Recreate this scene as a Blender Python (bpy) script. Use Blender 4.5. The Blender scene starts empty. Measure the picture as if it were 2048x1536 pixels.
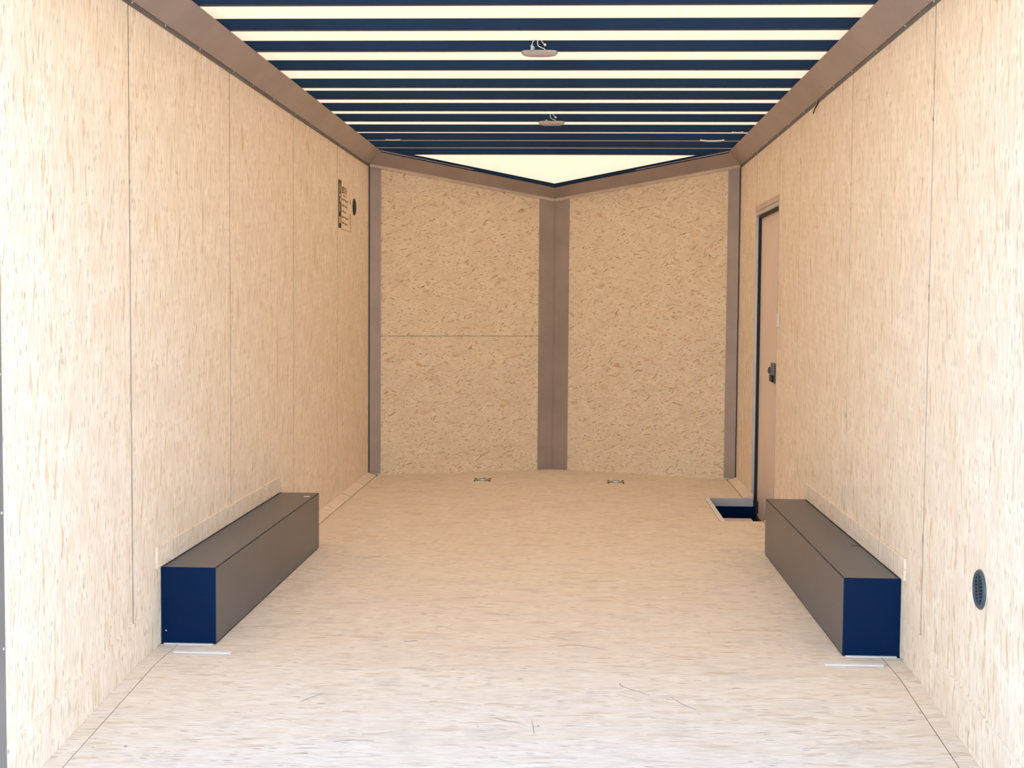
import bpy, bmesh, math, random
from mathutils import Vector, Matrix
random.seed(7)
S = bpy.context.scene
COL = S.collection

# ------------------------------------------------------------------ camera
F, YAW, PIT, ROL, CX, CZ = 2728.55, 0.0463, 0.0571, 0.0074, 0.1534, 1.1348
cam_d = bpy.data.cameras.new('camera'); cam = bpy.data.objects.new('camera', cam_d); COL.objects.link(cam)
r0 = Vector((math.cos(YAW), math.sin(YAW), 0)); f0 = Vector((-math.sin(YAW), math.cos(YAW), 0)); zz = Vector((0, 0, 1))
fw = math.cos(PIT)*f0 - math.sin(PIT)*zz; up = math.sin(PIT)*f0 + math.cos(PIT)*zz
R_ = math.cos(ROL)*r0 + math.sin(ROL)*up; U_ = math.cos(ROL)*up - math.sin(ROL)*r0
m = Matrix.Identity(4)
for i in range(3):
    m[i][0], m[i][1], m[i][2] = R_[i], U_[i], -fw[i]
m[0][3], m[1][3], m[2][3] = CX, 0, CZ
cam.matrix_world = m
cam_d.sensor_width = 36; cam_d.lens = F/2048*36; cam_d.clip_end = 200
S.camera = cam

# ------------------------------------------------------------------ world, sun, exposure
S.view_settings.view_transform = 'Standard'; S.view_settings.look = 'None'
S.view_settings.gamma = 1; S.view_settings.use_curve_mapping = False
S.view_settings.exposure = 0.86
S.cycles.use_light_tree = False; S.cycles.caustics_reflective = False; S.cycles.caustics_refractive = False
SUN_EL, SUN_AZ = math.radians(50), math.radians(60)      # in front of the nose: no sun through the open rear
wd = bpy.data.worlds.new('sky'); S.world = wd; wd.use_nodes = True
nt = wd.node_tree; nt.nodes.clear()
sky = nt.nodes.new('ShaderNodeTexSky'); sky.sky_type = 'NISHITA'; sky.sun_disc = False
sky.sun_elevation = SUN_EL; sky.sun_rotation = SUN_AZ; sky.air_density = 1.0; sky.dust_density = 1.0; sky.ozone_density = 1.0
bg = nt.nodes.new('ShaderNodeBackground'); bg.inputs['Strength'].default_value = 0.47
wo = nt.nodes.new('ShaderNodeOutputWorld')
nt.links.new(sky.outputs[0], bg.inputs[0]); nt.links.new(bg.outputs[0], wo.inputs[0])
sl = bpy.data.lights.new('sun', 'SUN'); sl.energy = 4.0; sl.angle = math.radians(0.6); sl.color = (1.0, 0.95, 0.87)
so = bpy.data.objects.new('sun', sl); COL.objects.link(so)
sd = Vector((math.sin(SUN_AZ)*math.cos(SUN_EL), math.cos(SUN_AZ)*math.cos(SUN_EL), math.sin(SUN_EL)))
so.rotation_euler = sd.to_track_quat('Z', 'Y').to_euler(); so.location = (0, 5, 8)

# ------------------------------------------------------------------ materials
def new_mat(name):
    mt = bpy.data.materials.new(name); mt.use_nodes = True
    n = mt.node_tree; n.nodes.clear()
    o = n.nodes.new('ShaderNodeOutputMaterial')
    return mt, n, o

def N(n, kind, **kw):
    nd = n.nodes.new(kind)
    for k, v in kw.items(): setattr(nd, k, v)
    return nd

def math_node(n, op, a, b=None, c=None, clamp=False):
    nd = n.nodes.new('ShaderNodeMath'); nd.operation = op; nd.use_clamp = clamp
    for i, v in enumerate((a, b, c)):
        if v is None: continue
        if isinstance(v, (int, float)): nd.inputs[i].default_value = v
        else: n.links.new(v, nd.inputs[i])
    return nd.outputs[0]

def smooth(n, v, lo, hi, a=0.0, b=1.0):
    nd = n.nodes.new('ShaderNodeMapRange'); nd.interpolation_type = 'SMOOTHSTEP'
    n.links.new(v, nd.inputs[0])
    for i, x in enumerate((lo, hi, a, b)): nd.inputs[i+1].default_value = x
    return nd.outputs[0]

def mix_col(n, fac, a, b, blend='MIX'):
    nd = n.nodes.new('ShaderNodeMix'); nd.data_type = 'RGBA'; nd.blend_type = blend
    for sock, v in ((nd.inputs[0], fac), (nd.inputs[6], a), (nd.inputs[7], b)):
        if isinstance(v, (int, float)): sock.default_value = v
        elif isinstance(v, tuple): sock.default_value = (*v, 1)
        else: n.links.new(v, sock)
    return nd.outputs[2]

def osb(name, along, across, seed, light, mid, tan, dark, L=0.10, Wd=0.016, wander=0.22, fleck=0.16, fleckL=0.040, fleckW=0.0055, grain=0.10, fleck_mix=0.75, curl=0.02, mottle=0.05, stain=0.0):
    """oriented strand board: overlapping flakes, fine grain, dark slivers"""
    mt, n, o = new_mat(name)
    tc = N(n, 'ShaderNodeTexCoord'); sx = N(n, 'ShaderNodeSeparateXYZ'); n.links.new(tc.outputs['Object'], sx.inputs[0])
    oi = N(n, 'ShaderNodeObjectInfo'); rnd = math_node(n, 'MULTIPLY', oi.outputs['Random'], 37.0)
    cb = N(n, 'ShaderNodeCombineXYZ')
    n.links.new(math_node(n, 'ADD', sx.outputs[along], rnd), cb.inputs[0])
    n.links.new(math_node(n, 'ADD', sx.outputs[across], math_node(n, 'ADD', rnd, seed)), cb.inputs[1])
    P = cb.outputs[0]
    # gentle bending of the strands, and broad mottling of the sheet
    wn = N(n, 'ShaderNodeTexNoise', noise_dimensions='2D'); n.links.new(P, wn.inputs['Vector']); wn.inputs['Scale'].default_value = 8; wn.inputs['Detail'].default_value = 1
    ws = N(n, 'ShaderNodeVectorMath', operation='MULTIPLY_ADD'); n.links.new(wn.outputs['Color'], ws.inputs[0]); ws.inputs[1].default_value = (curl, curl, 0); n.links.new(P, ws.inputs[2])
    P2 = ws.outputs[0]
    def layer(angle, l, w, off):
        mp = N(n, 'ShaderNodeMapping'); mp.vector_type = 'TEXTURE'; n.links.new(P2, mp.inputs[0])
        mp.inputs['Scale'].default_value = (l, w, 1); mp.inputs['Rotation'].default_value = (0, 0, angle); mp.inputs['Location'].default_value = (off, off*1.7, 0)
        v = N(n, 'ShaderNodeTexVoronoi', voronoi_dimensions='2D', feature='F1'); n.links.new(mp.outputs[0], v.inputs['Vector']); v.inputs['Scale'].default_value = 1
        sp = N(n, 'ShaderNodeSeparateColor'); n.links.new(v.outputs['Color'], sp.inputs[0])
        return v.outputs['Distance'], sp.outputs[0], sp.outputs[1], sp.outputs[2]
    dA, cA, cA2, cA3 = layer(-wander*.5, L, Wd, 1.3)
    dB, cB, cB2, cB3 = layer(wander, L*0.8, Wd*0.7, 7.1)
    sB = smooth(n, cB2, 0.50, 0.54)
    t1 = N(n, 'ShaderNodeMix'); n.links.new(sB, t1.inputs[0]); n.links.new(cA, t1.inputs[2]); n.links.new(cB, t1.inputs[3])
    tone = t1.outputs[0]
    ramp = N(n, 'ShaderNodeValToRGB'); n.links.new(tone, ramp.inputs[0])
    e = ramp.color_ramp.elements
    lm = tuple(.5*(a+b) for a, b in zip(light, mid))
    e[0].position = 0.0; e[0].color = (*light, 1); e[1].position = 1.0; e[1].color = (*tan, 1)
    k = e.new(0.50); k.color = (*lm, 1); k = e.new(0.93); k.color = (*mid, 1)
    # fine grain along the strands
    gm = N(n, 'ShaderNodeMapping'); n.links.new(P2, gm.inputs[0]); gm.inputs['Scale'].default_value = (1.5/L, 2.6/Wd, 1)
    gn = N(n, 'ShaderNodeTexNoise', noise_dimensions='2D'); n.links.new(gm.outputs[0], gn.inputs['Vector']); gn.inputs['Scale'].default_value = 1; gn.inputs['Detail'].default_value = 2
    g = smooth(n, gn.outputs['Fac'], 0.28, 0.62, 1.0-grain*1.3, 1.0+grain*0.4)
    b = smooth(n, wn.outputs['Fac'], 0.3, 0.7, 1-mottle, 1+mottle)
    gb = math_node(n, 'MULTIPLY', g, b)
    gc = N(n, 'ShaderNodeCombineColor')
    n.links.new(gb, gc.inputs[0]); n.links.new(math_node(n, 'POWER', gb, 1.15), gc.inputs[1]); n.links.new(math_node(n, 'POWER', gb, 1.35), gc.inputs[2])
    col = mix_col(n, 1.0, ramp.outputs[0], gc.outputs[0], 'MULTIPLY')
    if stain:   # trodden-in dirt
        sn = N(n, 'ShaderNodeTexNoise', noise_dimensions='2D'); n.links.new(P, sn.inputs['Vector']); sn.inputs['Scale'].default_value = 5.5; sn.inputs['Detail'].default_value = 4; sn.inputs['Roughness'].default_value = 0.65
        col = mix_col(n, smooth(n, sn.outputs['Fac'], 0.52, 0.74, 0.0, stain*2.2), col, (0.52, 0.45, 0.40))
    # dark slivers
    msk = None
    for i, (ang, l, w, off, th) in enumerate(((-wander*.6, fleckL*.7, fleckW*.9, 3.1, 1-fleck), (wander*.9, fleckL*1.6, fleckW, 9.9, 1-fleck*.6))):
        d, c1, c2, c3 = layer(ang, l, w, off)
        c1 = math_node(n, 'MULTIPLY_ADD', wn.outputs['Fac'], .55, math_node(n, 'ADD', c1, -.275))   # slivers gather in patches
        a = math_node(n, 'MULTIPLY', smooth(n, c1, th, th+.01), smooth(n, d, 0.14, 0.42, 1.0, 0.0))
        a = math_node(n, 'MULTIPLY', a, math_node(n, 'MULTIPLY_ADD', math_node(n, 'MULTIPLY', c2, c3), 0.9, 0.15))
        msk = a if msk is None else math_node(n, 'MAXIMUM', msk, a)
    col = mix_col(n, math_node(n, 'MULTIPLY', msk, fleck_mix), col, dark)
    bs = N(n, 'ShaderNodeBsdfDiffuse'); n.links.new(col, bs.inputs['Color']); bs.inputs['Roughness'].default_value = 0.12
    n.links.new(bs.outputs[0], o.inputs[0])
    return mt

def plain(name, col, rough=0.5, metal=0.0, spec=0.5, var=0.0, vscale=6.0, coat=0.0, stretch=(1, 1, 1), piece=0.0):
    mt, n, o = new_mat(name)
    bs = N(n, 'ShaderNodeBsdfPrincipled'); bs.inputs['Roughness'].default_value = rough; bs.inputs['Metallic'].default_value = metal
    bs.inputs['Specular IOR Level'].default_value = spec; bs.inputs['Coat Weight'].default_value = coat
    if var == 0.0:
        bs.inputs['Base Color'].default_value = (*col, 1); n.links.new(bs.outputs[0], o.inputs[0]); return mt
    tc = N(n, 'ShaderNodeTexCoord'); mp = N(n, 'ShaderNodeMapping'); n.links.new(tc.outputs['Object'], mp.inputs[0]); mp.inputs['Scale'].default_value = stretch
    ns = N(n, 'ShaderNodeTexNoise'); n.links.new(mp.outputs[0], ns.inputs['Vector']); ns.inputs['Scale'].default_value = vscale; ns.inputs['Detail'].default_value = 4
    f = smooth(n, ns.outputs['Fac'], 0.3, 0.7, 1-var, 1+var)
    if piece:
        oi = N(n, 'ShaderNodeObjectInfo'); f = math_node(n, 'MULTIPLY', f, math_node(n, 'MULTIPLY_ADD', oi.outputs['Random'], 2*piece, 1-piece))
    gc = N(n, 'ShaderNodeCombineColor')
    for i in range(3): n.links.new(f, gc.inputs[i])
    c = mix_col(n, 1.0, tuple(col), gc.outputs[0], 'MULTIPLY')
    n.links.new(c, bs.inputs['Base Color']); n.links.new(bs.outputs[0], o.inputs[0])
    return mt

LIGHT, MID, TAN, DARK = (0.94, 0.815, 0.66), (0.89, 0.73, 0.55), (0.78, 0.575, 0.385), (0.20, 0.125, 0.075)
M = {}
M['wall'] = osb('osb_wall', 2, 1, 0.0, LIGHT, MID, TAN, DARK, L=0.10, Wd=0.016, wander=0.15, fleck=0.15, fleckL=0.046, fleckW=0.0065, grain=0.075, fleck_mix=0.85, mottle=0.03)
M['floor'] = osb('osb_floor', 0, 1, 5.0, (0.90, 0.785, 0.63), (0.86, 0.72, 0.545), (0.76, 0.60, 0.43), (0.24, 0.17, 0.12), L=0.11, Wd=0.018, wander=0.12, fleck=0.14, fleckL=0.065, fleckW=0.0085, grain=0.08, fleck_mix=0.75, mottle=0.015, stain=0.10)
M['nose'] = osb('osb_nose', 0, 2, 9.0, (0.95, 0.825, 0.64), (0.90, 0.745, 0.54), (0.79, 0.565, 0.355), (0.27, 0.14, 0.06), L=0.055, Wd=0.013, wander=0.5, fleck=0.28, fleckL=0.036, fleckW=0.0078, grain=0.06, fleck_mix=1.0, curl=0.075, mottle=0.03)
M['trim'] = plain('bronze_trim_metal', (0.43, 0.37, 0.352), 0.34, 0.30, 0.5, 0.07, 5.0, piece=0.05)
M['flange'] = plain('dark_side_flange', (0.15, 0.125, 0.112), 0.4, 0.0, 0.4, 0.15, 9.0)  # cove flange, coloured darker along the sides than across the nose
M['tanflange'] = plain('tan_nose_flange', (0.72, 0.60, 0.48), 0.45, 0.0, 0.4, 0.08, 9.0)  # cove flange, coloured paler across the nose than along the sides
M['scuff'] = plain('dark_scuff', (0.50, 0.44, 0.40), 0.7, 0, .2)
M['navy'] = plain('navy_black_paint', (0.008, 0.033, 0.088), 0.4, 0.0, 0.15, 0.12, 3.0)
M['navycap'] = plain('navy_gloss_paint', (0.0004, 0.016, 0.064), 0.22, 0.0, 0.12, 0.05, 3.0)
M['box'] = plain('dark_bronze_sheet', (0.071, 0.071, 0.081), 0.33, 0.0, 0.6, 0.10, 2.2)
M['joint'] = plain('grey_joint_strip', (0.30, 0.25, 0.205), 0.55, 0.0, 0.3, 0.10)
M['core'] = plain('dark_joint', (0.018, 0.013, 0.011), 0.7)
M['stud'] = plain('grey_stud_metal', (0.10, 0.085, 0.072), 0.6, 0.0, 0.3, 0.08)
M['skin'] = plain('white_aluminium_skin', (0.78, 0.78, 0.78), 0.4, 0.0, 0.5, 0.03)
M['jamb'] = plain('grey_door_frame_steel', (0.22, 0.21, 0.20), 0.4, 0.0, 0.5, 0.06)
M['doorskin'] = plain('beige_door_skin', (0.90, 0.735, 0.625), 0.45, 0.0, 0.4, 0.04, 2.0)
M['casing'] = plain('tan_door_casing', (0.66, 0.51, 0.41), 0.45, 0.0, 0.4, 0.06)
M['alu'] = plain('bare_aluminium', (0.62, 0.61, 0.62), 0.35, 0.35, 0.5, 0.06)
M['black'] = plain('black_rubber', (0.008, 0.007, 0.007), 0.6)
M['slate'] = plain('slate_plastic', (0.055, 0.085, 0.105), 0.35, 0.0, 0.5, 0.05)
M['vent_dark'] = plain('dark_brown_plastic', (0.014, 0.010, 0.008), 0.4)
M['white'] = plain('white_plastic', (0.82, 0.81, 0.78), 0.4, 0.0, 0.5, 0.02)
M['sealant'] = plain('white_sealant', (0.88, 0.87, 0.84), 0.5, 0.0, 0.4, 0.02)
M['lens'] = plain('grey_lens_plastic', (0.50, 0.45, 0.41), 0.3, 0.0, 0.5, 0.08, 40)
M['bluecap'] = plain('pale_blue_connector', (0.42, 0.55, 0.66), 0.4)
M['wire'] = plain('cream_wire', (0.82, 0.78, 0.70), 0.5)
M['zinc'] = plain('zinc_plate', (0.74, 0.72, 0.64), 0.32, 0.4, 0.5, 0.10, 60)
M['zincdark'] = plain('zinc_recess', (0.10, 0.075, 0.04), 0.5)
M['ink'] = plain('dark_stamp_ink', (0.075, 0.050, 0.035), 0.7, 0, .2, 0.35, 60)
M['ink2'] = plain('faded_brown_ink', (0.38, 0.26, 0.165), 0.7, 0, .2, 0.22, 60)
M['inklight'] = plain('unprinted_board_gap', (0.70, 0.58, 0.43), 0.7, 0, .2, 0.06, 30)
M['screw'] = plain('screw_head_metal', (0.72, 0.70, 0.68), 0.3, 0.5)
M['ground'] = plain('pale_concrete', (0.48, 0.46, 0.43), 0.8, 0, .3, 0.10, 1.2)
# translucent roof skin
mt, n, o = new_mat('translucent_roof_skin')
df = N(n, 'ShaderNodeBsdfDiffuse'); df.inputs[0].default_value = (0.84, 0.75, 0.59, 1)
tr = N(n, 'ShaderNodeBsdfTranslucent')
tcn = N(n, 'ShaderNodeTexCoord'); mpn = N(n, 'ShaderNodeMapping'); n.links.new(tcn.outputs['Object'], mpn.inputs[0]); mpn.inputs['Scale'].default_value = (30, 2, 1)
nsn = N(n, 'ShaderNodeTexNoise'); n.links.new(mpn.outputs[0], nsn.inputs['Vector']); nsn.inputs['Scale'].default_value = 1.0; nsn.inputs['Detail'].default_value = 3
fc = smooth(n, nsn.outputs['Fac'], 0.3, 0.7)
n.links.new(mix_col(n, fc, (0.75, 0.515, 0.315), (0.78, 0.54, 0.34)), tr.inputs[0])
mx = N(n, 'ShaderNodeMixShader'); mx.inputs[0].default_value = 0.36
n.links.new(df.outputs[0], mx.inputs[1]); n.links.new(tr.outputs[0], mx.inputs[2]); n.links.new(mx.outputs[0], o.inputs[0])
M['roof'] = mt

# ------------------------------------------------------------------ mesh helpers
class MB:
    def __init__(s): s.v = []; s.f = []
    def add(s, vs, fs):
        b = len(s.v); s.v += [tuple(p) for p in vs]; s.f += [tuple(i+b for i in f) for f in fs]; return s
    def box(s, x0, x1, y0, y1, z0, z1):
        x0, x1 = sorted((x0, x1)); y0, y1 = sorted((y0, y1)); z0, z1 = sorted((z0, z1))
        return s.add([(x0,y0,z0),(x1,y0,z0),(x1,y1,z0),(x0,y1,z0),(x0,y0,z1),(x1,y0,z1),(x1,y1,z1),(x0,y1,z1)],
                     [(0,3,2,1),(4,5,6,7),(0,1,5,4),(1,2,6,5),(2,3,7,6),(3,0,4,7)])
    def loft(s, rings, cap=True):
        b = len(s.v); k = len(rings[0])
        for r in rings: s.v += [tuple(p) for p in r]
        for i in range(len(rings)-1):
            for j in range(k):
                a, c = b+i*k+j, b+i*k+(j+1) % k
                s.f.append((a, c, c+k, a+k))
        if cap:
            s.f.append(tuple(range(b+k-1, b-1, -1))); s.f.append(tuple(range(b+(len(rings)-1)*k, b+len(rings)*k)))
        return s
    def tube(s, pts, r, k=8):
        pts = [Vector(p) for p in pts]; rings = []
        for i, p in enumerate(pts):
            d = (pts[min(i+1, len(pts)-1)] - pts[max(i-1, 0)]).normalized()
            a = d.cross(Vector((0, 0, 1)))
            if a.length < .1: a = d.cross(Vector((0, 1, 0)))
            a.normalize(); b = d.cross(a)
            rings.append([p + r*(math.cos(t)*a + math.sin(t)*b) for t in (2*math.pi*j/k for j in range(k))])
        return s.loft(rings)
    def ball(s, c, r, k=10):
        c = Vector(c); rings = []
        for i in range(1, k):
            t = math.pi*i/k
            rings.append([c + r*Vector((math.sin(t)*math.cos(2*math.pi*j/k), math.sin(t)*math.sin(2*math.pi*j/k), math.cos(t))) for j in range(k)])
        return s.loft(rings)
    def build(s, name, mat, parent=None, bevel=0.0, sm=False):
        me = bpy.data.meshes.new(name); me.from_pydata(s.v, [], s.f); me.update()
        bm = bmesh.new(); bm.from_mesh(me); bmesh.ops.recalc_face_normals(bm, faces=bm.faces)
        if bevel: bmesh.ops.bevel(bm, geom=list(bm.edges), offset=bevel, segments=1, affect='EDGES')
        bm.to_mesh(me); bm.free()
        if sm:
            for p in me.polygons: p.use_smooth = True
        me.materials.append(M[mat] if isinstance(mat, str) else mat)
        ob = bpy.data.objects.new(name, me); COL.objects.link(ob)
        if parent: ob.parent = parent
        return ob

def tag(o, label, cat=None, group=None, kind=None):
    o['label'] = label
    if cat: o['category'] = cat
    if group: o['group'] = group
    if kind: o['kind'] = kind
    return o
def empty(name, loc=(0, 0, 0), rz=0.0):
    o = bpy.data.objects.new(name, None); o.empty_display_size = .1; COL.objects.link(o); o.location = loc; o.rotation_euler = (0, 0, rz); return o
def copy_tree(o, parent=None):
    c = o.copy(); COL.objects.link(c); c.parent = parent
    for ch in list(o.children): copy_tree(ch, c)
    return c
def bx(name, mat, parent, x0, x1, y0, y1, z0, z1, bevel=0.0):
    return MB().box(x0, x1, y0, y1, z0, z1).build(name, mat, parent, bevel)
def smooth_path(pts, n=6):
    out = []; P = [Vector(p) for p in pts]
    for i in range(len(P)-1):
        a, b, c, d = P[max(i-1, 0)], P[i], P[i+1], P[min(i+2, len(P)-1)]
        for k in range(n):
            t = k/n
            out.append(.5*((2*b)+(-a+c)*t+(2*a-5*b+4*c-d)*t*t+(-a+3*b-3*c+d)*t**3))
    out.append(P[-1]); return out

# ------------------------------------------------------------------ dimensions (metres; y runs from the camera to the nose)
W = 1.22; YR = 3.205; YC = 9.0; YN = 9.48
Z1, Z2, INS, ZN, ZR = 2.044, 2.139, 0.091, 1.857, 2.180
BREAK = 4.19; SLOPE = 0.082
fz = lambda y: 0.0 if y >= BREAK else -(BREAK-y)*SLOPE
BX0, BX1, BH, BW = 4.443, 6.268, 0.2594, 0.1866
WY0, WY1, WX = 7.262, 8.130, 0.945       # step well by the side door
DY0, DY1, DZ = 7.300, 8.212, 1.735       # door opening

# ------------------------------------------------------------------ ground outside
g = MB().box(-40, 40, -40, 45, -0.75, -0.62).build('ground', 'ground'); tag(g, 'pale concrete ground outside the trailer', 'ground', kind='structure')

# ------------------------------------------------------------------ floor
fl = MB()
fl.box(-1.30, 1.30, BREAK, WY0, -0.09, -0.019); fl.box(-1.30, WX-.004, WY0, WY1, -0.09, -0.019)
fl.add([(-1.30, WY1, -.09), (1.30, WY1, -.09), (1.30, 9.0, -.09), (0, 9.55, -.09), (-1.30, 9.0, -.09), (-1.30, WY1, -.019), (1.30, WY1, -.019), (1.30, 9.0, -.019), (0, 9.55, -.019), (-1.30, 9.0, -.019)],
       [(4, 3, 2, 1, 0), (5, 6, 7, 8, 9), (0, 1, 6, 5), (1, 2, 7, 6), (2, 3, 8, 7), (3, 4, 9, 8), (4, 0, 5, 9)])
z0, z1 = fz(3.0), fz(BREAK)
fl.add([(-1.30, 3.0, z0-.09), (1.30, 3.0, z0-.09), (1.30, BREAK, -.09), (-1.30, BREAK, -.09), (-1.30, 3.0, z0-.019), (1.30, 3.0, z0-.019), (1.30, BREAK, -.019), (-1.30, BREAK, -.019)],
       [(0,3,2,1),(4,5,6,7),(0,1,5,4),(1,2,6,5),(2,3,7,6),(3,0,4,7)])
floor = fl.build('floor', 'core'); tag(floor, 'pale strand board trailer floor running up to the pointed nose', 'floor', kind='structure')
FX = 1.158
pts = [(-FX, BREAK+.002), (FX, BREAK+.002), (FX, WY0-.002), (WX-.016, WY0-.002), (WX-.016, WY1+.004), (FX, WY1+.004), (FX, 9.03), (0, 9.50), (-FX, 9.03)]
MB().loft([[(x, y, -.019) for x, y in pts], [(x, y, 0) for x, y in pts]]).build('floor_panel', 'floor', floor)
tp = MB().add([(-FX, 3.0, z0-.018), (FX, 3.0, z0-.018), (FX, BREAK-.002, -.018), (-FX, BREAK-.002, -.018), (-FX, 3.0, z0), (FX, 3.0, z0), (FX, BREAK-.002, 0), (-FX, BREAK-.002, 0)],
       [(0,3,2,1),(4,5,6,7),(0,1,5,4),(1,2,6,5),(2,3,7,6),(3,0,4,7)]).build('floor_panel', 'floor', floor)
tp['label'] = 'rear floor board sloping down towards the open door'
def edge_strip(side, y0, y1):
    s = side
    pr = [(s*W, 0), (s*(FX+.005), 0), (s*(FX+.005), .004), (s*W, .022)]
    return MB().loft([[(x, y0, z-.012*(i < 2)) for i, (x, z) in enumerate(pr)], [(x, y1, z-.012*(i < 2)) for i, (x, z) in enumerate(pr)]]).build('floor_edge_strip', 'wall', floor)
edge_strip(-1, BX1+.006, 8.985); edge_strip(1, BX1+.006, WY0-.004); edge_strip(1, WY1+.01, 8.985)

# ------------------------------------------------------------------ side walls
G = 0.007
def wall(side, name, label, ys):
    s = side; b = MB()
    if s < 0: b.box(-W-.012, -W-.045, 3.0, 9.02, -0.35, ZR-.002)
    else:
        for (y0, y1, za, zb) in ((3.0, DY0, -.35, ZR-.002), (DY1, 9.02, -.35, ZR-.002), (DY0, DY1, DZ, ZR-.002), (DY0, DY1, -.35, -.125)):
            b.box(W+.012, W+.045, y0, y1, za, zb)
    w = b.build(name, 'stud'); tag(w, label, 'wall', kind='structure')
    for i in range(len(ys)-1):
        y0, y1 = ys[i]+(G if i else 0), ys[i+1]-(G if i < len(ys)-2 else 0)
        zb = DZ+.001 if (s > 0 and abs(ys[i]-DY0) < .02) else (fz(y0) if i == 0 else 0.0)
        MB().box(s*W, s*(W+.0115), y0, y1, zb, 2.075).build('wall_panel', 'wall', w)
        if 0 < i: MB().box(s*(W+.0022), s*(W+.0118), ys[i]-G+.0002, ys[i]+G-.0002, DZ+.001 if (s > 0 and min(abs(ys[i]-DY0), abs(ys[i]-DY1)) < .02) else .0, 2.07).build('joint_strip', 'joint', w)
    return w
wl = wall(-1, 'wall_left', 'left trailer wall of upright strand board sheets', [YR, 4.161, 5.380, 6.599, 7.818, 8.993])
wr = wall(1, 'wall_right', 'right trailer wall of upright strand board sheets with a side door', [YR, 4.191, 5.410, 6.629, DY0, DY1, 8.993])
# strip of board on the wall over each wheel box
for s, w in ((-1, wl), (1, wr)):
    MB().box(s*W, s*(W-.008), 4.385, 6.275, BH+.003, .335).build('backer_strip', 'wall', w, .0015)

# kick boards along the sloping rear floor
for s, nm, lb in ((-1, 'baseboard_left', 'strand board kick strip at the foot of the left wall, sloping down to the rear'), (1, 'baseboard_right', 'strand board kick strip at the foot of the right wall, sloping down to the rear')):
    rings = []
    for y in (YR+.005, BREAK, 4.385):
        z = fz(y); rings.append([(s*W, y, z-.0005), (s*(W-.005), y, z-.0005), (s*(W-.005), y, z+.136), (s*W, y, z+.137)])
    k = MB().loft(rings).build(nm, 'wall'); tag(k, lb, 'baseboard', kind='structure')
    rings = []
    for y in (YR-.2, BREAK, BX0-.002):
        z = fz(y); rings.append([(s*(W-.0002), y, z-.016), (s*(FX+.004), y, z-.016), (s*(FX+.004), y, z-.001), (s*(W-.0002), y, z-.001)])
    MB().loft(rings).build('floor_edge_strip', 'floor', floor)

# ------------------------------------------------------------------ pointed front wall
def nose_pt(s, t, inset, z):
    """s side, t 0..1 from corner to centre along the nose sheet, inset metres towards the room"""
    L = math.hypot(W, YN-YC); nx, ny = (YN-YC)/L, -W/L
    return (s*W*(1-t) - s*nx*inset, YC+(YN-YC)*t + ny*inset, z)
NL_ = math.hypot(W, YN-YC)
ztop = lambda t: Z1 + (ZN-Z1)*t
def nose_slab(s, t0, t1, i0, i1, za, zb, name, mat, parent, bevel=0):
    """za / zb are callables of t"""
    v = []
    for z in (za, zb):
        for t, i in ((t0, i0), (t1, i0), (t1, i1), (t0, i1)): v.append(nose_pt(s, t, i, z(t)))
    return MB().add(v, [(0,3,2,1),(4,5,6,7),(0,1,5,4),(1,2,6,5),(2,3,7,6),(3,0,4,7)]).build(name, mat, parent, bevel)
b = MB()
for s in (-1, 1):
    v = []
    for z in ((lambda t: -.35), (lambda t: ZR-.014-(ZR-1.995)*t)):
        for t, i in ((-.02, -.014), (1.0, -.014), (1.0, -.05), (-.02, -.05)): v.append(nose_pt(s, t, i, z(t)))
    b.add(v, [(0,3,2,1),(4,5,6,7),(0,1,5,4),(1,2,6,5),(2,3,7,6),(3,0,4,7)])
wf = b.build('wall_front', 'stud'); tag(wf, 'shallow pointed front wall of two angled strand board faces', 'wall', kind='structure')
SEAM = 0.929
nose_slab(-1, .01, .995, 0, -.012, lambda t: 0, lambda t: SEAM-.0015, 'nose_panel', 'nose', wf)
nose_slab(-1, .01, .995, 0, -.012, lambda t: SEAM+.0015, lambda t: ztop(t)+.03, 'nose_panel', 'nose', wf)
nose_slab(1, .01, .995, 0, -.012, lambda t: 0, lambda t: ztop(t)+.03, 'nose_panel', 'nose', wf)

# ------------------------------------------------------------------ ceiling: translucent skin and bows
OX = W+.045
rf = MB().add([(-OX, 3.0, ZR), (OX, 3.0, ZR), (OX, 9.02, ZR), (-OX, 9.02, ZR), (0, 9.56, 1.950), (OX, 9.05, 2.167), (-OX, 9.05, 2.167)],
              [(0, 1, 2, 3), (3, 2, 5, 4, 6)]).build('ceiling', 'roof')
tag(rf, 'cream translucent roof skin above dark navy cross bows', 'ceiling', kind='structure')
bow_y = [3.31, 3.74, 4.17, 4.597, 5.015, 5.430, 5.858, 6.329, 6.683, 7.083, 7.484, 7.918, 8.308, 8.694, 9.025]
me = None
for y in bow_y:
    if me is None:
        ob = MB().box(-W-.005, W+.005, 0, .037, 2.1395, ZR-.0015).build('roof_bow', 'navy', rf, .002); me = ob.data
    else:
        ob = bpy.data.objects.new('roof_bow', me); COL.objects.link(ob); ob.parent = rf
    ob.location = (0, y, -.008 if y > 9 else 0); ob.scale.y = 1.0 if y < 7.8 else (1.3 if y < 8.2 else 1.6)
# dark rail along the nose under the roof skin
for s in (-1, 1):
    v = []
    for dz in (Z2-Z1-.004, None):
        for (x, y) in ((s*(W-INS+.0), 8.938), (0, 9.382), (0, 9.405), (s*(W-INS+.012), 8.958)):
            t = (y-8.938)/(9.382-8.938)
            z = Z1+(ZN-Z1)*t + (dz if dz is not None else Z2-Z1+.020)
            v.append((x, y, z))
    MB().add(v, [(0,3,2,1),(4,5,6,7),(0,1,5,4),(1,2,6,5),(2,3,7,6),(3,0,4,7)]).build('nose_rail', 'navy', rf)

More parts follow.
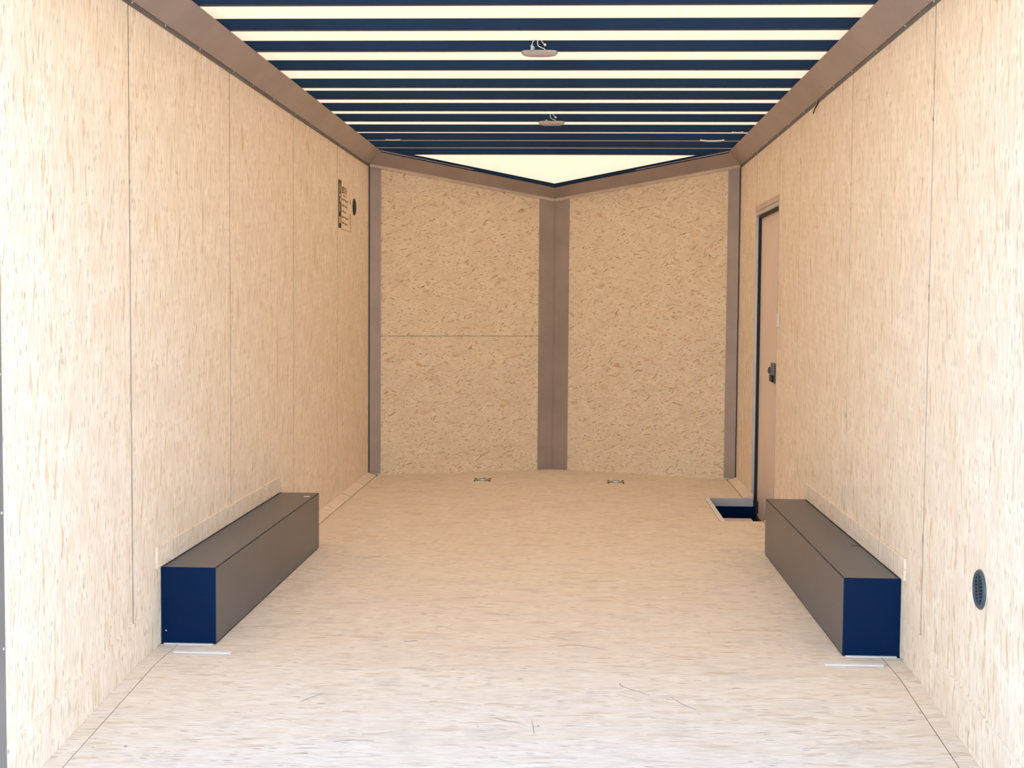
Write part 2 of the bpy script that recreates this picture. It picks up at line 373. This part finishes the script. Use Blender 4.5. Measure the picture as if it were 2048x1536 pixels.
# ------------------------------------------------------------------ cove trim
def screw_head(parent, p, nrm, r=.0042):
    key = 'screw_mesh_%s' % (tuple(round(c, 2) for c in nrm),)
    me = bpy.data.meshes.get(key)
    if me is None:
        nv = Vector(nrm).normalized(); a = nv.orthogonal().normalized(); b_ = nv.cross(a)
        rg = lambda rr, h: [rr*(math.cos(t)*a+math.sin(t)*b_)+h*nv for t in (2*math.pi*j/8 for j in range(8))]
        ob = MB().loft([rg(r, 0), rg(r, .001), rg(r*.55, .0026)]).build('screw', 'screw', parent); ob.data.name = key
    else:
        ob = bpy.data.objects.new('screw', me); COL.objects.link(ob); ob.parent = parent
    ob.location = p; return ob
def side_cove(s, name, label, joint, rivets):
    e = empty(name); tag(e, label, 'trim', kind='structure')
    prof = [(0.0, 2.060), (0.0035, 2.062), (INS, Z2), (INS-.003, Z2), (INS-.006, Z2-.003), (0.0, Z2-.060)]
    ye = lambda i: YC - .062*(i/INS)
    for y0, y1, d in ((3.06, joint, .003), (joint-.004, None, 0.0)):
        r1 = [(s*(W-i-(d if i > 0 else 0)), y0, z-(d if i > 0 else 0)) for i, z in prof]
        r2 = [(s*(W-i-(d if i > 0 else 0)), (y1 if y1 else ye(i)), z-(d if i > 0 else 0)) for i, z in prof]
        MB().loft([r1, r2]).build('cove_panel', 'trim', e)
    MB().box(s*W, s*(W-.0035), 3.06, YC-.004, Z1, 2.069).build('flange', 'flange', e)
    for y in rivets: screw_head(e, (s*(W-.0034), y, 2.056), (-s, 0, 0))
    return e
rv = [3.45, 3.8, 4.187, 4.529, 4.945, 5.428, 5.764, 6.165, 6.638, 7.013, 7.463, 7.9, 8.35, 8.75]
side_cove(-1, 'trim_1', 'bronze metal cove trim along the top of the left wall', 5.946, rv)
side_cove(1, 'trim_2', 'bronze metal cove trim along the top of the right wall', 5.91, [3.5, 3.9, 4.2, 4.56, 4.988, 5.419, 5.789, 6.2, 6.533, 6.984, 7.356, 7.75, 8.2, 8.6])
e = empty('trim_3'); tag(e, 'bronze metal cove trim dipping to the middle of the pointed front wall', 'trim', kind='structure')
for s in (-1, 1):
    prof = [(0.0, .016), (0.005, .018), (INS, Z2-Z1), (INS, .100), (INS-.006, .100), (0.0, .060)]
    c = [(s*(W-i), YC-.682*i, Z1+dz) for i, dz in prof]; d = [(-s*.0003, YN-i*1.075, ZN+dz) for i, dz in prof]
    MB().loft([c, d]).build('cove_panel', 'trim', e)
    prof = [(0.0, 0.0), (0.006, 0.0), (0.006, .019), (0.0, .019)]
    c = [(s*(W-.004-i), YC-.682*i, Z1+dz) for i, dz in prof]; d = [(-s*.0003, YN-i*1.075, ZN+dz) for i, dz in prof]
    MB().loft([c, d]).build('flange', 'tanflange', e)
# ------------------------------------------------------------------ upright corner and centre posts on the nose
def post(name, label, parts):
    e = empty(name, (0, 0, 0)); tag(e, label, 'trim', kind='structure'); parts(e); return e
def p_left(e, s=-1):
    nose_slab(s, .006, .084/NL_, .0, .005, lambda t: .012, lambda t: ztop(t)+.004, 'corner_strip', 'trim', e)
    MB().box(s*(W-.0002), s*(W-.004), YC-.016, YC-.004, .024, Z1).build('corner_leg', 'trim', e)
    screw_head(e, nose_pt(s, .06, .0052, .07), (-s*.366, -.93, 0))
    screw_head(e, nose_pt(s, .06, .0052, 1.0), (-s*.366, -.93, 0))
post('trim_4', 'flat bronze metal post in the left corner of the front wall', lambda e: p_left(e, -1))
post('trim_5', 'flat bronze metal post in the right corner of the front wall', lambda e: p_left(e, 1))
def p_mid(e):
    for s in (-1, 1):
        nose_slab(s, 1-.111/NL_, .998, .0, .005, lambda t: .002, lambda t: ztop(t)+.002, 'centre_strip', 'trim', e)
    MB().tube([(0, YN-.008, .002), (0, YN-.008, ZN+.01)], .0035).build('centre_bead', 'trim', e)
post('trim_6', 'angled bronze metal post down the middle of the pointed front wall', p_mid)

# ------------------------------------------------------------------ rear door frame
e = empty('door_2'); tag(e, 'grey steel frame of the open rear door at the left edge of view', 'door frame', kind='structure')
for s in (-1, 1):
    MB().box(s*(W-.002), s*(W+.07), 3.0, YR-.002, -.40, ZR-.01).build('jamb', 'jamb', e, .002)
    for z in (-.045, .30, .63, .963, 1.30, 1.63): screw_head(e, (s*(W-.0022), 3.188, z), (-s, 0, 0), .005)
MB().box(-W-.07, W+.07, 3.0, 3.055, 2.06, ZR-.003).build('header', 'jamb', e, .002)

# ------------------------------------------------------------------ side door and its frame
d1 = empty('door_1'); tag(d1, 'plain beige side door in the right wall near the nose', 'door', kind='structure')
slab = MB().box(W+.030, W+.062, DY0+.004, DY1-.030, -.112, 1.668).build('door_panel', 'doorskin', d1, .002)
MB().box(W-.004, W+.062, DY1-.018, DY1-.002, -.11, 1.700).build('jamb', 'alu', d1, .0015)
MB().box(W+.012, W+.029, DY1-.030, DY1-.018, -.11, 1.676).build('weather_strip', 'black', d1)
MB().box(W+.012, W+.029, DY0+.004, DY1-.018, 1.664, 1.677).build('weather_strip', 'black', d1)
MB().box(W+.010, W+.029, DY0+.004, DY1-.018, -.124, -.110).build('weather_strip', 'black', d1)
MB().box(W-.003, W+.062, DY0+.002, DY1-.019, 1.678, 1.700).build('head_jamb', 'alu', d1, .0015)
MB().box(W-.006, W+.040, DY0+.002, DY1-.002, 1.701, DZ-.001).build('head_casing', 'casing', d1, .002)
MB().box(W-.0015, W+.062, DY0+.0005, DY0+.0035, -.11, 1.70).build('jamb', 'alu', d1)
hd = MB().box(W+.018, W+.0302, 7.495, 7.640, .722, .832).build('door_handle', 'slate', d1, .003); hd['label'] = 'dark rectangular latch plate'
MB().box(W+.008, W+.0182, 7.515, 7.620, .730, .765).build('lever', 'black', hd, .002)
kn = MB().loft([[(x, 7.710+r*math.cos(t), .785+r*math.sin(t)) for t in (2*math.pi*j/12 for j in range(12))] for x, r in ((W+.0305, .020), (W+.020, .020), (W+.014, .013))]).build('thumb_latch', 'slate', d1)

sw = empty('step_well', (1.1, 7.7, -.22)); tag(sw, 'sunken dark step well in the floor beside the side door', 'step')
def swb(name, mat, *a, bevel=0.0):
    ob = MB().box(*a).build(name, mat, None, bevel)
    ob.parent = sw; ob.matrix_parent_inverse = Matrix.Translation((-1.1, -7.7, .22)); return ob
swb('tread', 'navycap', WX, W+.03, WY0, WY1, -.215, -.20)
swb('liner', 'navycap', WX, W+.01, WY1-.004, WY1, -.20, -.045)
swb('liner', 'navycap', WX-.004, WX, WY0, WY1, -.20, -.012)
swb('liner', 'navycap', WX, W+.03, WY0-.004, WY0, -.20, -.012)
swb('metal_edge', 'alu', WX-.014, W-.002, WY1-.010, WY1+.002, -.046, .002)
swb('metal_edge', 'sealant', WX-.014, WX+.012, WY0, WY1-.010, -.016, .003)
swb('ledge', 'casing', WX+.012, 1.118, WY0+.001, WY0+.175, -.035, -.012)

# ------------------------------------------------------------------ wheel boxes
def wheel_box(s, label, y0, y1):
    e = empty('wheel_box', (s*(W-BW/2), (y0+y1)/2, 0)); tag(e, label, 'wheel box', 'metal wheel boxes along the side walls')
    cx, cy = e.location.x, e.location.y
    def pb(name, mat, x0, x1, ya, yb, z0, z1, bevel=0.0, par=None):
        ob = MB().box(x0-cx, x1-cx, ya-cy, yb-cy, z0, z1).build(name, mat, par or e, bevel); return ob
    i = s*(W-BW); wv = s*(W-.0005)
    pb('frame', 'core', wv, i+s*.003, y0+.003, y1-.003, .0005, BH-.003)
    pb('top_panel', 'box', s*(W-.005), i+s*.004, y0+.001, y1-.001, BH-.0032, BH)
    pb('side_panel', 'box', i+s*.0032, i, y0+.001, y1-.001, .007, BH-.004)
    c = pb('end_cap', 'navycap', s*(W-.003), i+s*.0015, y0-.001, y0+.0028, .005, BH-.001)
    c['label'] = 'navy blue end plate facing the rear door'
    c2 = pb('end_cap', 'navycap', s*(W-.003), i+s*.0015, y1-.0028, y1+.001, .005, BH-.001)
    sl_ = pb('sealant_strip', 'sealant', s*1.142, s*.955, 4.318, 4.342, .0003, .006, .0015); sl_['label'] = 'white strip lying on the floor'
    pb('sealant_strip', 'sealant', s*(W-.012), i+s*.01, y0-.012, y0-.0012, .0003, .004)
    return e
bl = wheel_box(-1, 'dark bronze metal wheel box with a deep navy end against the left wall', BX0, BX1)
br = wheel_box(1, 'dark bronze metal wheel box with a dark blue end against the right wall', BX0+.004, BX1+.008)
sc = MB().ball((0, 0, 0), .003, 6).build('screw', 'screw', bl); sc.location = (-W+.018+W-BW/2, BX0-.0015-(BX0+BX1)/2, .045)
ck = MB().box(1.178-br.location.x, 1.212-br.location.x, 5.046-br.location.y, 5.054-br.location.y, BH+.0002, BH+.0009).build('crack', 'black', br)
MB().box(W-.0005-br.location.x, W-.004-br.location.x, 6.262-br.location.y, 6.270-br.location.y, BH-.001, BH+.028).build('tab', 'black', br)
st = MB().box(-1.077, -1.052, 6.118, 6.150, BH+.0004, BH+.0012).build('paper_scrap', 'white'); tag(st, 'tiny white scrap on top of the left wheel box', 'scrap')

# ------------------------------------------------------------------ ceiling lights with loose wires
def dome_light():
    e = empty('dome_light')
    def ring(a, b_, z, k=28):
        o_ = []
        for j in range(k):
            t = 2*math.pi*j/k; c, s_ = math.cos(t), math.sin(t)
            o_.append((a*math.copysign(abs(c)**.55, c), b_*math.copysign(abs(s_)**.75, s_), z))
        return o_
    MB().loft([ring(.0715, .028, 0), ring(.0715, .028, -.009)]).build('base', 'lens', e)
    MB().loft([ring(.070, .027, -.009), ring(.068, .0265, -.013), ring(.061, .022, -.0175), ring(.044, .014, -.021), ring(.02, .006, -.0225)]).build('lens', 'lens', e, 0, True)
    return e
def light_wires(e, full):
    y = -.034
    MB().tube(smooth_path([(-.004, y+.012, .040), (-.007, y, .032), (-.005, y-.003, .016), (.006, y-.003, .008), (.018, y, .004), (.023, y+.004, -.001)]), .0017).build('wire', 'wire', e)
    MB().tube(smooth_path([(.006, y+.012, .040), (.011, y, .030), (.018, y-.002, .021)]), .0015).build('wire', 'wire', e)
    MB().ball((.022, y-.002, .018), .0055).build('wire_nut', 'white', e, 0, True)
    if full:
        MB().tube(smooth_path([(-.010, y+.012, .040), (-.020, y, .037), (-.027, y-.002, .026), (-.028, y-.002, .014)]), .0014).build('wire', 'wire', e)
        MB().box(-.034, -.024, y-.006, y+.004, -.004, .018).build('connector', 'bluecap', e, .002)
        MB().box(-.024, -.019, y-.006, y+.004, .000, .012).build('connector', 'bluecap', e, .0015)
    else:
        MB().tube(smooth_path([(-.034, y+.010, .000), (-.028, y, .004), (-.022, y-.002, .002)]), .0018).build('wire', 'wire', e)
l1 = dome_light(); l2 = copy_tree(l1)
l1.location = (0.0, 5.430+.018, 2.1393); l2.location = (.011, 7.484+.018, 2.1393)
light_wires(l1, True); light_wires(l2, False)
tag(l1, 'grey oval ceiling light with loose wires and blue connector, nearer the rear door', 'ceiling light', 'unwired oval ceiling lights')
tag(l2, 'grey oval ceiling light with one hooked wire, nearer the nose', 'ceiling light', 'unwired oval ceiling lights')
# slack white wires under the bows
def slack(x0, x1, y, sag, label, r=.0022):
    n_ = 9; pts = [(x0+(x1-x0)*i/(n_-1), y, 2.137 - sag*math.sin(math.pi*i/(n_-1))**.6) for i in range(n_)]
    e = empty('loose_wire', (x0, y, 2.1395)); tag(e, label, 'wire', 'white wire ends under the roof bows')
    ob = MB().tube([(p[0]-x0, 0, p[2]-2.1395) for p in pts], r).build('wire', 'wire', e)
slack(.888, 1.032, 8.300, .006, 'longer white wire sagging under a roof bow near the right wall', .0048)
slack(1.034, 1.097, 7.912, .004, 'short white wire under a roof bow beside the right cove trim', .003)
slack(-1.011, -.919, 8.302, .002, 'thin white wire under a roof bow near the left wall', .0022)
bw_ = MB().tube(smooth_path([(W-.004, 6.150, 2.050), (W-.006, 6.175, 2.035), (W-.012, 6.195, 2.022), (W-.014, 6.215, 2.004)]), .0028).build('black_wire', 'black')
tag(bw_, 'short black wire end hanging below the right cove trim', 'wire')

# ------------------------------------------------------------------ round wall vents
def vent(mat, label, loc, s):
    """s = +1 faces -x (right wall), -1 faces +x"""
    e = empty('wall_vent', loc); tag(e, label, 'vent', 'round vents in the side walls')
    def ring(r, h, k=28): return [(-s*h, r*math.cos(2*math.pi*j/k), r*math.sin(2*math.pi*j/k)) for j in range(k)]
    r = .0525
    rim = MB().loft([ring(r, 0), ring(r, .003), ring(r-.004, .007), ring(r-.010, .007), ring(r-.013, .004), ring(r-.013, .001)], cap=False).build('rim', mat, e, 0, True)
    MB().loft([ring(r-.012, .0002), ring(r-.012, .0012)]).build('back_plate', 'black', e)
    R2 = r-.013; tilt = math.radians(14)
    for k in range(9):
        h = (k-4)*.0088
        hw = math.sqrt(max(R2*R2-h*h, 0))*.97
        v = []
        for (a, hh, z) in ((-hw, -.0022, .001), (hw, -.0022, .001), (hw, .0022, .006), (-hw, .0022, .006)):
            yy, zz_ = a, h+hh
            v.append((-s*z, yy*math.cos(tilt)+zz_*math.sin(tilt), -yy*math.sin(tilt)+zz_*math.cos(tilt)))
        v2 = [(p[0]+s*.0015, p[1], p[2]-.0012) for p in v]
        MB().loft([v, v2]).build('louvre', mat, e)
    MB().loft([[(-s*x, a*math.cos(tilt+1.571)-b_*math.sin(tilt+1.571), -a*math.sin(tilt+1.571)-b_*math.cos(tilt+1.571)) for a, b_ in ((-R2, -.002), (R2, -.002), (R2, .002), (-R2, .002))] for x in (.001, .0065)]).build('rib', mat, e)
    return e
vent('slate', 'slate grey round louvred vent low on the right wall', (W-.0003, 3.593, .402), 1)
vent('vent_dark', 'dark brown round vent beside the printed stamp high on the left wall', (-W+.0003, 8.405, 1.737), -1)

# ------------------------------------------------------------------ mill stamp printed on the left wall
ms = empty('mill_stamp', (-W+.0003, 7.85, 1.58)); tag(ms, 'dark printed mill stamp with text lines on the far left wall sheet', 'stamp')
def ink(name, mat, y0, y1, z0, z1, h=.0004, skew=0.0):
    v = []
    for x in (0, h):
        for (y, z) in ((y0, z0), (y1, z0+skew), (y1, z1+skew), (y0, z1)): v.append((x, y, z))
    return MB().add(v, [(0,3,2,1),(4,5,6,7),(0,1,5,4),(1,2,6,5),(2,3,7,6),(3,0,4,7)]).build(name, mat, ms)
ink('logo_bar', 'ink', 0.0, .10, 0.0, .277)
for z0, z1, ya, yb in ((.205, .258, .040, .066), (.182, .200, .034, .080), (.150, .176, .045, .082), (.095, .140, .030, .052), (.028, .066, .026, .076)):
    ink('logo_letter', 'inklight', ya, yb, z0, z1, .0008)
for k in range(3):
    for j in range(3): ink('print_block', 'ink2' if j else 'ink', .130+.055*j, .175+.055*j, .236-.0135*k, .246-.0135*k)
ink('text_line', 'ink2', .150, .28, .192, .199)
for z, yb in ((.166, .34), (.132, .31), (.098, .26), (.064, .34), (.030, .31)):
    ink('text_line', 'ink2', .125, .125+(yb-.125)*.46, z, z+.012); ink('text_line', 'ink2', .125+(yb-.125)*.54, yb, z-.003, z+.009)
for z0, z1 in ((.158, .190), (.070, .104), (.030, .064), (.012, .026), (-.006, .008)):
    ink('margin_mark', 'ink2', .408, .432, z0, z1)
ink('base_line', 'ink2', .11, .36, -.006, -.002)

# ------------------------------------------------------------------ tie-down rings in the floor
def tie_down(label, x, y):
    e = empty('tie_down', (x, y, 0)); tag(e, label, 'tie-down', 'recessed tie-down rings in the floor near the nose')
    k = 20
    def rr(a, b_, z):
        o_ = []
        for j in range(k):
            t = 2*math.pi*(j+.5)/k; c, s_ = math.cos(t), math.sin(t)
            o_.append((a*math.copysign(abs(c)**.45, c), b_*math.copysign(abs(s_)**.45, s_), z))
        return o_
    MB().loft([rr(.0585, .0585, .0003), rr(.0585, .0585, .003), rr(.054, .054, .005)]).build('plate', 'zinc', e)
    MB().loft([rr(.040, .040, .0051), rr(.040, .040, .0054)]).build('pan', 'zincdark', e)
    pts = [(.030*math.cos(t), .030*math.sin(t)-.004, .009+.006*max(0, math.sin(t))) for t in (2*math.pi*j/20 for j in range(21))]
    MB().tube(pts, .0048).build('ring', 'zinc', e, 0, True)
    MB().box(-.016, .016, -.040, -.026, .0052, .015).build('ring_clip', 'zinc', e, .002)
    for sx in (-1, 1):
        for sy in (-1, 1): 
            b_ = MB().ball((0, 0, 0), .007, 8).build('bolt_head', 'zincdark', e); b_.location = (sx*.047, sy*.047, .005)
    return e
tie_down('zinc recessed tie-down ring in the floor left of the centre post', -.442, 8.80)
tie_down('zinc recessed tie-down ring in the floor right of the centre post', .421, 8.79)

# ------------------------------------------------------------------ small white plate by the side door
wp = MB().box(W-.0005, W-.010, 7.215, 7.262, 1.035, 1.105).build('wall_plate', 'white', None, .002)
tag(wp, 'small white plate on the right wall beside the side door edge', 'plate')

# ------------------------------------------------------------------ scuffs and specks on the floor near the rear
def ribbon(pts, w, name='scuff_mark'):
    P_ = [Vector(p) for p in smooth_path(pts, 5)]; L_, R2_ = [], []
    for i, p in enumerate(P_):
        d = (P_[min(i+1, len(P_)-1)]-P_[max(i-1, 0)]); d.z = 0; d.normalize(); q = Vector((-d.y, d.x, 0))
        ww = .75*w*(.35+.65*math.sin(math.pi*(i+.3)/(len(P_)-.4)))
        L_.append(p+q*ww); R2_.append(p-q*ww)
    k = len(P_); v = L_+R2_+[p-Vector((0, 0, .0006)) for p in L_+R2_]
    f = [(i, i+1, k+i+1, k+i) for i in range(k-1)] + [(2*k+i, 3*k+i, 3*k+i+1, 2*k+i+1) for i in range(k-1)]
    f += [(i, 2*k+i, 2*k+i+1, i+1) for i in range(k-1)] + [(k+i, k+i+1, 3*k+i+1, 3*k+i) for i in range(k-1)]
    return MB().add(v, f).build(name, 'scuff', floor)
SCUFFS = [([(-0.063, 3.799), (-0.029, 3.781), (0.009, 3.773)], 0.004), ([(0.04, 3.789), (0.045, 3.749), (0.051, 3.689)], 0.0018), ([(0.3, 4.105), (0.305, 4.072), (0.383, 4.003)], 0.003), ([(-0.64, 3.892), (-0.617, 3.925), (-0.584, 3.964)], 0.003), ([(-0.492, 3.607), (-0.448, 3.623), (-0.382, 3.62)], 0.0025), ([(0.512, 3.894), (0.475, 3.939), (0.446, 3.991)], 0.0025), ([(0.058, 3.754), (0.062, 3.754)], 0.006), ([(0.088, 4.413), (0.092, 4.413)], 0.005), ([(-0.11, 3.737), (-0.106, 3.737)], 0.004), ([(0.103, 4.503), (0.162, 4.528), (0.261, 4.476)], 0.004), ([(-0.793, 6.034), (-0.752, 6.062), (-0.71, 6.09)], 0.008), ([(-0.417, 4.539), (-0.402, 4.533), (-0.375, 4.549)], 0.006), ([(-1.045, 3.553), (-1.038, 3.543)], 0.006), ([(-1.129, 3.538), (-1.124, 3.535)], 0.005)]
on = lambda x, y: (x, y, fz(y)+.0008)
for pts, w in SCUFFS: ribbon([on(*p) for p in pts], w)
